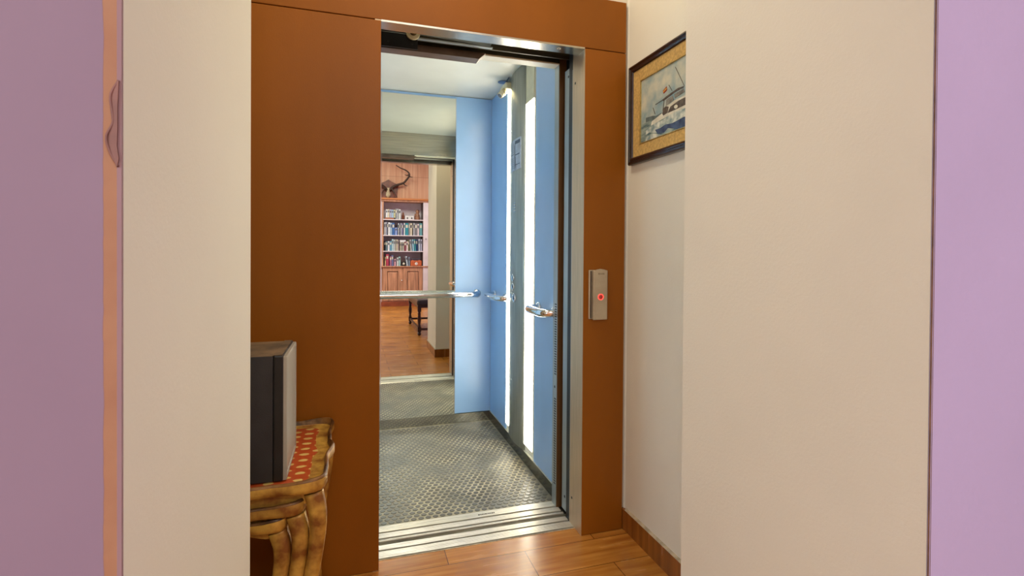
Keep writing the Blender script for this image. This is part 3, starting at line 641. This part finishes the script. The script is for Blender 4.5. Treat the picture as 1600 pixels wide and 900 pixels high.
table(-.350, 1.642, .290, .258, .570, 'largest gilt nesting table, tray top in red and gold, under the television', group=G)
table(-.350, 1.632, .238, .235, .511, 'middle gilt table of the nest, tucked beneath the largest one', group=G, ap=.036, inset=.022)
table(-.350, 1.622, .194, .215, .470, 'smallest gilt table of the nest, innermost under the other two', group=G, ap=.030, wavy=1, inset=.022)

tv = thing('television', 'small boxy dark television with dusty top and silver front on the gilt table', 'television', (-.35, 1.56, .567))
R = Matrix.Rotation(0, 4, 'Z')
X1, Y0, Y1, Z0, Z1 = -.169, 1.441, 1.675, .5675, .897
s = MB()
prof = [(-.56, .06), (-.54, .035), (-.30, .0), (-.197, 0)]
i = s.idx(tv_dark); it = s.idx(tv_dust); loops = []
for x, ins in prof:
    loops.append([s.bm.verts.new((x, y, z)) for y, z in ((Y0 + ins, Z0 + .004), (Y1 - ins, Z0 + .004), (Y1 - ins, Z1 - ins * .9), (Y0 + ins, Z1 - ins * .9))])
for A, B in zip(loops, loops[1:]):
    for k in range(4): s.bm.faces.new((A[k], A[(k + 1) % 4], B[(k + 1) % 4], B[k])).material_index = it if k == 2 else i
s.bm.faces.new(loops[0][::-1]).material_index = i; s.bm.faces.new(loops[-1]).material_index = i
s.build('casing', tv, 'dark rear casing with a dusty top')
s = MB(); s.box((-.196, Y0 - .002, Z0 + .002), (X1 - .003, Y1 + .002, Z1 + .001), blackp, .004); s.box((-.196, Y0 + .002, Z1 + .0008), (X1 - .006, Y1 - .002, Z1 + .0022), tv_dust); s.build('front_surround', tv, 'blacker front surround with a dusty top')
s = MB(); ring_frame(s, Y0 + .002, Y1 - .002, Z0 + .004, Z1 - .003, X1 - .004, 0, 0, silver, [(0, 0), (0, -.008), (.003, -.010), (.010, -.010), (.012, -.0075)])
s.build('front_bezel', tv, 'silver front edge')
MB().box((X1 - .004, Y0 + .014, Z0 + .016), (X1 + .0040, Y1 - .014, Z1 - .015), glass_tv, .0015).build('screen', tv)
for yy in (Y0 + .02, Y1 - .03): MB().box((-.50, yy, Z0 - .001), (-.47, yy + .02, Z0 + .005), blackp).build('foot', tv)

# ------------------------------------------------------------------ the room seen in the mirror
bc = thing('bookcase', 'tall built-in wooden bookcase with pale lining and panelled doors below, seen in the mirror', 'bookcase', (1.01, BY - .2, 0))
s = MB(); s.box((.50, BY - .36, .0), (.58, BY, 2.23), case_p, .002); s.box((.58, BY - .36, .86), (.612, BY - .004, 2.23), case_w, .002); s.build('side_panel', bc)
s = MB(); s.box((1.447, BY - .36, .0), (1.56, BY + .004, 2.23), case_p, .002); s.box((1.435, BY - .36, .86), (1.447, BY - .02, 2.23), dwood); s.build('side_panel', bc)
s = MB(); s.box((.58, BY - .36, .86), (1.447, BY - .33, 2.23), case_p); s.build('back_panel', bc, 'pale back')
for z in (1.853, 1.515, 1.178):
    MB().box((.60, BY - .33, z - .018), (1.445, BY, z), case_p, .001).build('shelf', bc)
MB().box((.50, BY - .36, 2.23), (1.60, BY + .02, 2.262), case_w, .003).box((.48, BY - .36, 2.262), (1.62, BY + .05, 2.300), case_o, .004).build('cornice', bc, 'orange brown cornice')
MB().box((.50, BY - .36, .835), (1.58, BY + .03, .857), case_w, .003).build('counter', bc)
MB().box((.50, BY - .36, .07), (1.56, BY - .02, .835), case_w).build('cupboard', bc)
MB().box((.48, BY - .36, 0), (1.58, BY + .01, .10), mat('plinth_red', (168, 84, 56), .4, var=.2), .002).build('plinth', bc)
for x0, x1, hx in ((.60, 1.008, .98), (1.018, 1.44, 1.046)):
    s = MB(); s.box((x0, BY - .02, .12), (x1, BY, .83), case_w, .002)
    ix0, ix1 = x0 + .095, x1 - .09
    s.box((ix0, BY - .001, .20), (ix1, BY + .004, .212), dwood); s.box((ix0, BY - .001, .735), (ix1, BY + .004, .747), dwood); s.box((ix0, BY - .001, .20), (ix0 + .008, BY + .004, .747), dwood); s.box((ix1 - .008, BY - .001, .20), (ix1, BY + .004, .747), dwood)
    s.box((ix0 + .035, BY - .001, .235), (ix1 - .035, BY + .009, .715), case_w, .004)
    d = s.build('cupboard_door', bc)
    if x0 < .9: MB().lathe((1.0, BY, .55), [(.010, 0), (.014, .008), (.012, .016), (.002, .018)], chrome, 14, (0, 1, 0)).build('knob', d)
MB().prism([(1.495, BY + .004, 1.425), (1.515, BY + .004, 1.425), (1.505, BY + .004, 1.465)], (0, .004, 0), blackp).build('keyhole_plate', bc, 'small dark triangular plate')

def U(u): return .581 + (590 + u / 8.18 - 597) * .01346
cols = {}
def cm(n, c):
    if n not in cols: cols[n] = mat('cover_' + n.replace(' ', '_').replace('-', '_'), c, .5, var=.08, vscale=30)
    return cols[n]
page = mat('page_paper', (226, 218, 200), .8, var=.05, vscale=60)
def book(u0, u1, z, h, cname, rgb, lean, label, group, dep=.19):
    x0, x1 = U(u0) + .0008, U(u1) - .0008; t = thing('book', label, 'book', ((x0 + x1) / 2, BY - .12, z), group)
    y1 = BY - .02 - random.random() * .02; y0 = y1 - dep; c = cm(cname, rgb); th = min(.003, (x1 - x0) * .15)
    s = MB(); s.box((x0, y0, z), (x0 + th, y1, z + h), c); s.box((x1 - th, y0, z), (x1, y1, z + h), c); s.box((x0, y1 - .003, z), (x1, y1, z + h), c, .0008)
    s.box((x0 + (x1 - x0) * .18, y1, z + h * .62), (x1 - (x1 - x0) * .18, y1 + .0006, z + h * .86), page if sum(rgb) < 480 else cm('spine ink', (96, 92, 104)))
    s.build('cover', t)
    MB().box((x0 + th, y0 + .004, z + .004), (x1 - th, y1 - .003, z + h - .004), page).build('pages', t)
    if lean:
        t.rotation_euler = (0, lean, 0); 
        t.location.z += abs(math.sin(lean)) * (x1 - x0) / 2
    return t
W, CR, LV, GY, PB, BL, TL, DK, PK, OL = (232, 232, 240), (224, 212, 190), (186, 184, 210), (150, 150, 158), (170, 196, 224), (66, 110, 176), (54, 150, 168), (44, 42, 52), (200, 150, 166), (120, 118, 84)
S1 = [(104, 128, 'white', W, .205), (128, 150, 'ivory', CR, .21), (152, 178, 'pale violet', LV, .205), (178, 203, 'bluish white', PB, .20), (205, 225, 'cream yellow', (222, 216, 170), .20), (227, 246, 'slate grey', GY, .225), (246, 265, 'light grey', (184, 184, 190), .225), (268, 293, 'chalk white', (226, 230, 230), .215)]
S2 = [(86, 104, 'pearl grey', (206, 204, 210), .27), (105, 121, 'dusty lavender', LV, .275), (122, 134, 'charcoal', (84, 82, 96), .27), (135, 160, 'ice white', W, .27), (160, 184, 'frosty blue', PB, .26), (186, 216, 'royal blue', BL, .262), (219, 252, 'blue and rose', (140, 160, 220), .16), (262, 275, 'striped white', W, .255), (276, 290, 'striped navy', (70, 74, 110), .26), (291, 307, 'striped silver', (196, 196, 206), .258), (308, 325, 'striped violet', (130, 124, 170), .252), (334, 350, 'plain white', W, .26), (352, 393, 'teal', TL, .262), (396, 410, 'misty grey', GY, .26), (412, 444, 'creamy white', CR, .262), (446, 456, 'narrow black', DK, .255), (457, 472, 'snow white', W, .265), (475, 506, 'pewter grey', (134, 130, 138), .262), (508, 532, 'pinkish white', (226, 208, 214), .25), (536, 573, 'sea green', (110, 166, 176), .265)]
S3 = [(89, 104, 'black', DK, .21, 0), (105, 128, 'steel blue', (104, 128, 140), .205, 0), (131, 155, 'white', W, .205, 0), (156, 181, 'sky blue', (104, 160, 196), .21, 0), (183, 204, 'pale cyan', (188, 220, 232), .25, 0), (206, 224, 'ice grey', (204, 208, 214), .24, 0), (226, 240, 'stone', (176, 172, 160), .245, 0), (242, 258, 'off white', CR, .245, 0), (260, 274, 'rose grey', (186, 166, 170), .235, 0), (286, 302, 'putty', (200, 190, 170), .185, 0), (304, 322, 'ash', (170, 166, 160), .18, 0), (323, 338, 'bone', (216, 208, 190), .185, 0), (340, 366, 'wine red', (140, 70, 84), .20, 0), (368, 390, 'blush white', (236, 214, 214), .205, 0), (396, 414, 'olive', OL, .235, -.09), (420, 442, 'dove grey', (182, 182, 188), .245, -.09), (448, 470, 'powder blue', (150, 192, 216), .25, -.07), (475, 494, 'turquoise', (62, 152, 168), .255, -.07), (499, 516, 'navy blue', (46, 78, 130), .25, -.05), (527, 546, 'blue white', (208, 216, 236), .26, -.02), (550, 572, 'lilac', LV, .255, 0)]
S4 = [(96, 108, 'pale yellow', (224, 206, 150), .19, 0), (109, 146, 'tall raspberry', (196, 70, 100), .25, 0), (156, 180, 'patchwork', (176, 120, 150), .205, 0), (181, 206, 'violet blue', (120, 124, 170), .23, -.02), (212, 236, 'candy pink', (230, 170, 190), .15, 0), (246, 268, 'milky', (220, 224, 230), .18, 0), (270, 294, 'mint', (170, 214, 214), .20, 0), (372, 392, 'glacier', (206, 218, 234), .21, -.12), (398, 416, 'grey blue', (150, 166, 190), .19, -.03)]
def fill(rows, z, shelf, group, zoff=0):
    for k, r in enumerate(rows):
        lo = rows[k - 1][2] if k else None; hi = rows[k + 1][2] if k + 1 < len(rows) else None
        rel = f'between the {lo} and {hi} ones' if lo and hi else (f'beside the {hi} one, first in the row' if hi else f'beside the {lo} one, last in the row')
        book(r[0], r[1], z + (zoff if r[0] < 206 else 0), r[4] - (zoff if r[0] < 206 else 0), r[2], r[3], r[5] if len(r) > 5 else 0, f'{r[2]} book {rel} on the {shelf} shelf', group)
fill(S1, 1.8535, 'top', 'books on the top shelf', .032)
fill(S2, 1.5155, 'second', 'books on the second shelf')
fill(S3, 1.1785, 'third', 'books on the third shelf')
fill(S4, .8575, 'lowest', 'books on the lowest shelf')
t = thing('book', 'brown book lying flat under the upright books on the top shelf', 'book', (U(150), BY - .1, 1.8535)); MB().box((U(96), BY - .2, 1.8535), (U(205), BY - .012, 1.884), cm('tan', (176, 96, 62)), .002).build('cover', t); MB().box((U(98), BY - .204, 1.857), (U(203), BY - .015, 1.881), page).build('pages', t)
s = MB(); s.lathe((U(327), BY - .08, 1.8535), [(.02, 0), (.03, .01), (.032, .09), (.022, .115), (.018, .12), (.022, .14), (.018, .15)], mat('amber_jar', (130, 62, 30), .3, var=.3, vscale=30), 20); tag(s.build('jar'), 'small amber brown jar beside the white radio on the top shelf', 'jar')
t = thing('radio', 'small white radio with two round dials on the top shelf', 'radio', (U(408), BY - .09, 1.8535))
MB().box((U(352), BY - .15, 1.8535), (U(464), BY - .03, 1.935), mat('radio_white', (226, 220, 220), .5, var=.05), .008).build('body', t)
for u in (380, 436): MB().lathe((U(u), BY - .031, 1.885), [(.018, 0), (.018, .004), (.006, .006)], mat('dial_grey', (104, 92, 92), .4, var=.2), 20, (0, 1, 0)).build('dial', t)
MB().tube([(U(356), BY - .09, 1.93), (U(356), BY - .09, 1.955), (U(460), BY - .09, 1.955), (U(460), BY - .09, 1.93)], .003, GY and mat('handle_grey', (140, 136, 150), .4, var=.05), 8).build('handle', t)
fig = mat('carved_wood', (94, 50, 40), .5, var=.5, vscale=30, rgb2=(170, 120, 90))
s = MB(); s.lathe((U(515), BY - .1, 1.8535), [(.05, 0), (.055, .03), (.048, .10), (.03, .135), (.034, .15), (.044, .18), (.036, .21), (.012, .225), (.001, .228)], fig, 20); s.lathe((U(485), BY - .08, 1.8535), [(.02, 0), (.024, .05), (.02, .11), (.008, .135), (.001, .137)], fig, 14)
tag(s.build('figurine'), 'dark carved wooden figurine at the end of the top shelf', 'figurine')
s = MB(); s.box((U(286), BY - .19, 1.1785 + .187), (U(360), BY - .03, 1.1785 + .235), mat('box_white', (232, 230, 236), .5, var=.03), .002); tag(s.build('small_box'), 'small white box lying across low books on the third shelf', 'box')
t = thing('photo_frame', 'small dark stand-up photo frame among the books on the lowest shelf', 'photo frame', (U(336), BY - .03, .8575))
MB().box((U(308), BY - .035, .8575), (U(362), BY - .022, .95), blackp, .003).build('frame', t); MB().lathe((U(336), BY - .0225, .905), [(.026, 0), (.026, .002), (.001, .002)], page, 20, (0, 1, 0)).build('portrait', t)
t = thing('bear_pouch', 'orange box with a white muzzle and small ears on the lowest shelf', 'box', (U(496), BY - .05, .8575))
org = mat('orange_card', (214, 104, 60), .6, var=.1, vscale=30); wh = mat('muzzle_white', (236, 226, 222), .6, var=.03)
MB().box((U(424), BY - .14, .8575), (U(568), BY - .02, .975), org, .012).build('body', t)
for u in (452, 540): MB().lathe((U(u), BY - .06, .972), [(.018, -.005), (.02, 0), (.014, .012), (.002, .017)], org, 14).build('ear', t)
MB().lathe((U(498), BY - .021, .905), [(.032, 0), (.032, .004), (.02, .008), (.001, .009)], wh, 24, (0, 1, 0)).build('muzzle', t)
for u, z, r in ((498, .918, .006), (478, .945, .005), (520, .945, .005)): MB().lathe((U(u), BY - .021, z), [(r, 0), (r, .010), (.001, .011)], blackp, 10, (0, 1, 0)).build('eye' if r < .006 else 'nose', t)
s = MB(); s.box((U(436), BY - .13, .978 + .0165), (U(556), BY - .04, 1.012), cm('slate', (70, 72, 96)), .006); tag(s.build('pencil_case'), 'dark slate flat case resting on top of the orange box', 'case')

# hunting trophy on the panelling
tr = thing('antler_trophy', 'antlers and pale skull plate on a dark wooden shield above the bookcase', 'trophy', (.72, BY - .3, 2.3))
yb = -4.617
sh = [(.73, 2.735), (.80, 2.69), (.90, 2.645), (.945, 2.63), (.93, 2.52), (.925, 2.42), (.90, 2.31), (.56, 2.31), (.535, 2.42), (.53, 2.52), (.515, 2.63), (.56, 2.645), (.66, 2.69)]
s = MB(); s.prism([(x, yb, z) for x, z in sh], (0, .03, 0), shield_m); s.prism([(.73 + (x - .73) * .86, yb + .03, 2.5 + (z - 2.5) * .86) for x, z in sh], (0, .012, 0), shield_m); s.build('shield', tr)
s = MB(); s.lathe((.725, yb + .07, 2.33), [(.012, 0), (.035, .02), (.05, .06), (.046, .11), (.03, .14), (.036, .17), (.048, .20), (.03, .215), (.005, .22)], bone, 18); s.build('skull', tr)
for sg in (1, -1):
    def mx_(p): return (.725 + sg * (p[0] - .725), p[1], p[2])
    s = MB(); b_ = yb + .09
    main = [(.76, b_, 2.50), (.83, b_ + .02, 2.57), (.93, b_ + .05, 2.615), (1.04, b_ + .08, 2.655), (1.10, b_ + .10, 2.72), (1.155, b_ + .12, 2.80), (1.15, b_ + .12, 2.87), (1.08, b_ + .11, 2.93), (.98, b_ + .10, 2.97), (.88, b_ + .08, 3.03)]
    pp = curve_pts([mx_(p) for p in main], 5); s.tube(pp, [.027 * (1 - .75 * q / (len(pp) - 1)) + .003 for q in range(len(pp))], antler_m, 10)
    for tn in ([(1.03, b_ + .08, 2.65), (1.07, b_ + .09, 2.61), (1.12, b_ + .12, 2.585)], [(1.155, b_ + .12, 2.80), (1.19, b_ + .13, 2.785), (1.235, b_ + .15, 2.78)], [(1.15, b_ + .12, 2.83), (1.11, b_ + .13, 2.815), (1.06, b_ + .14, 2.825)], [(.80, b_ + .02, 2.54), (.85, b_ + .06, 2.44), (.91, b_ + .10, 2.33)]):
        pp = curve_pts([mx_(p) for p in tn], 5); s.tube(pp, [.015 * (1 - .8 * q / (len(pp) - 1)) + .002 for q in range(len(pp))], antler_m, 8)
    s.build('antler', tr)

# long stool on turned legs
st = thing('leather_bench', 'long dark leather bench on turned wooden legs, seen in the mirror', 'bench', (1.15, -.92, 0))
bx0, bx1, by0, by1 = .86, 1.42, -1.52, -.29
MB().box((bx0 - .01, by0 - .01, .41), (bx1 + .01, by1 + .01, .50), leather, .03, seg=4).box((bx0, by0, .385), (bx1, by1, .415), dwood, .004).build('seat', st, 'dark leather padded seat')
for x in (bx0 + .025, bx1 - .025):
    for y in (by0 + .025, by1 - .025):
        s = MB(); s.box((x - .024, y - .024, .33), (x + .024, y + .024, .39), dwood, .003); s.box((x - .024, y - .024, .05), (x + .024, y + .024, .12), dwood, .003)
        s.lathe((x, y, .118), [(.016, 0), (.022, .012), (.015, .03), (.024, .08), (.026, .12), (.018, .165), (.024, .185), (.015, .2), (.022, .214)], dwood, 18); s.lathe((x, y, 0), [(.014, 0), (.024, .015), (.024, .03), (.014, .052)], dwood, 18)
        s.build('leg', st)
for y in (by0 + .025, by1 - .025): MB().box((bx0 + .03, y - .012, .07), (bx1 - .03, y + .012, .10), dwood, .003).build('stretcher', st)
for x in (bx0 + .025, bx1 - .025): MB().box((x - .012, by0 + .03, .07), (x + .012, by1 - .03, .10), dwood, .003).build('stretcher', st)
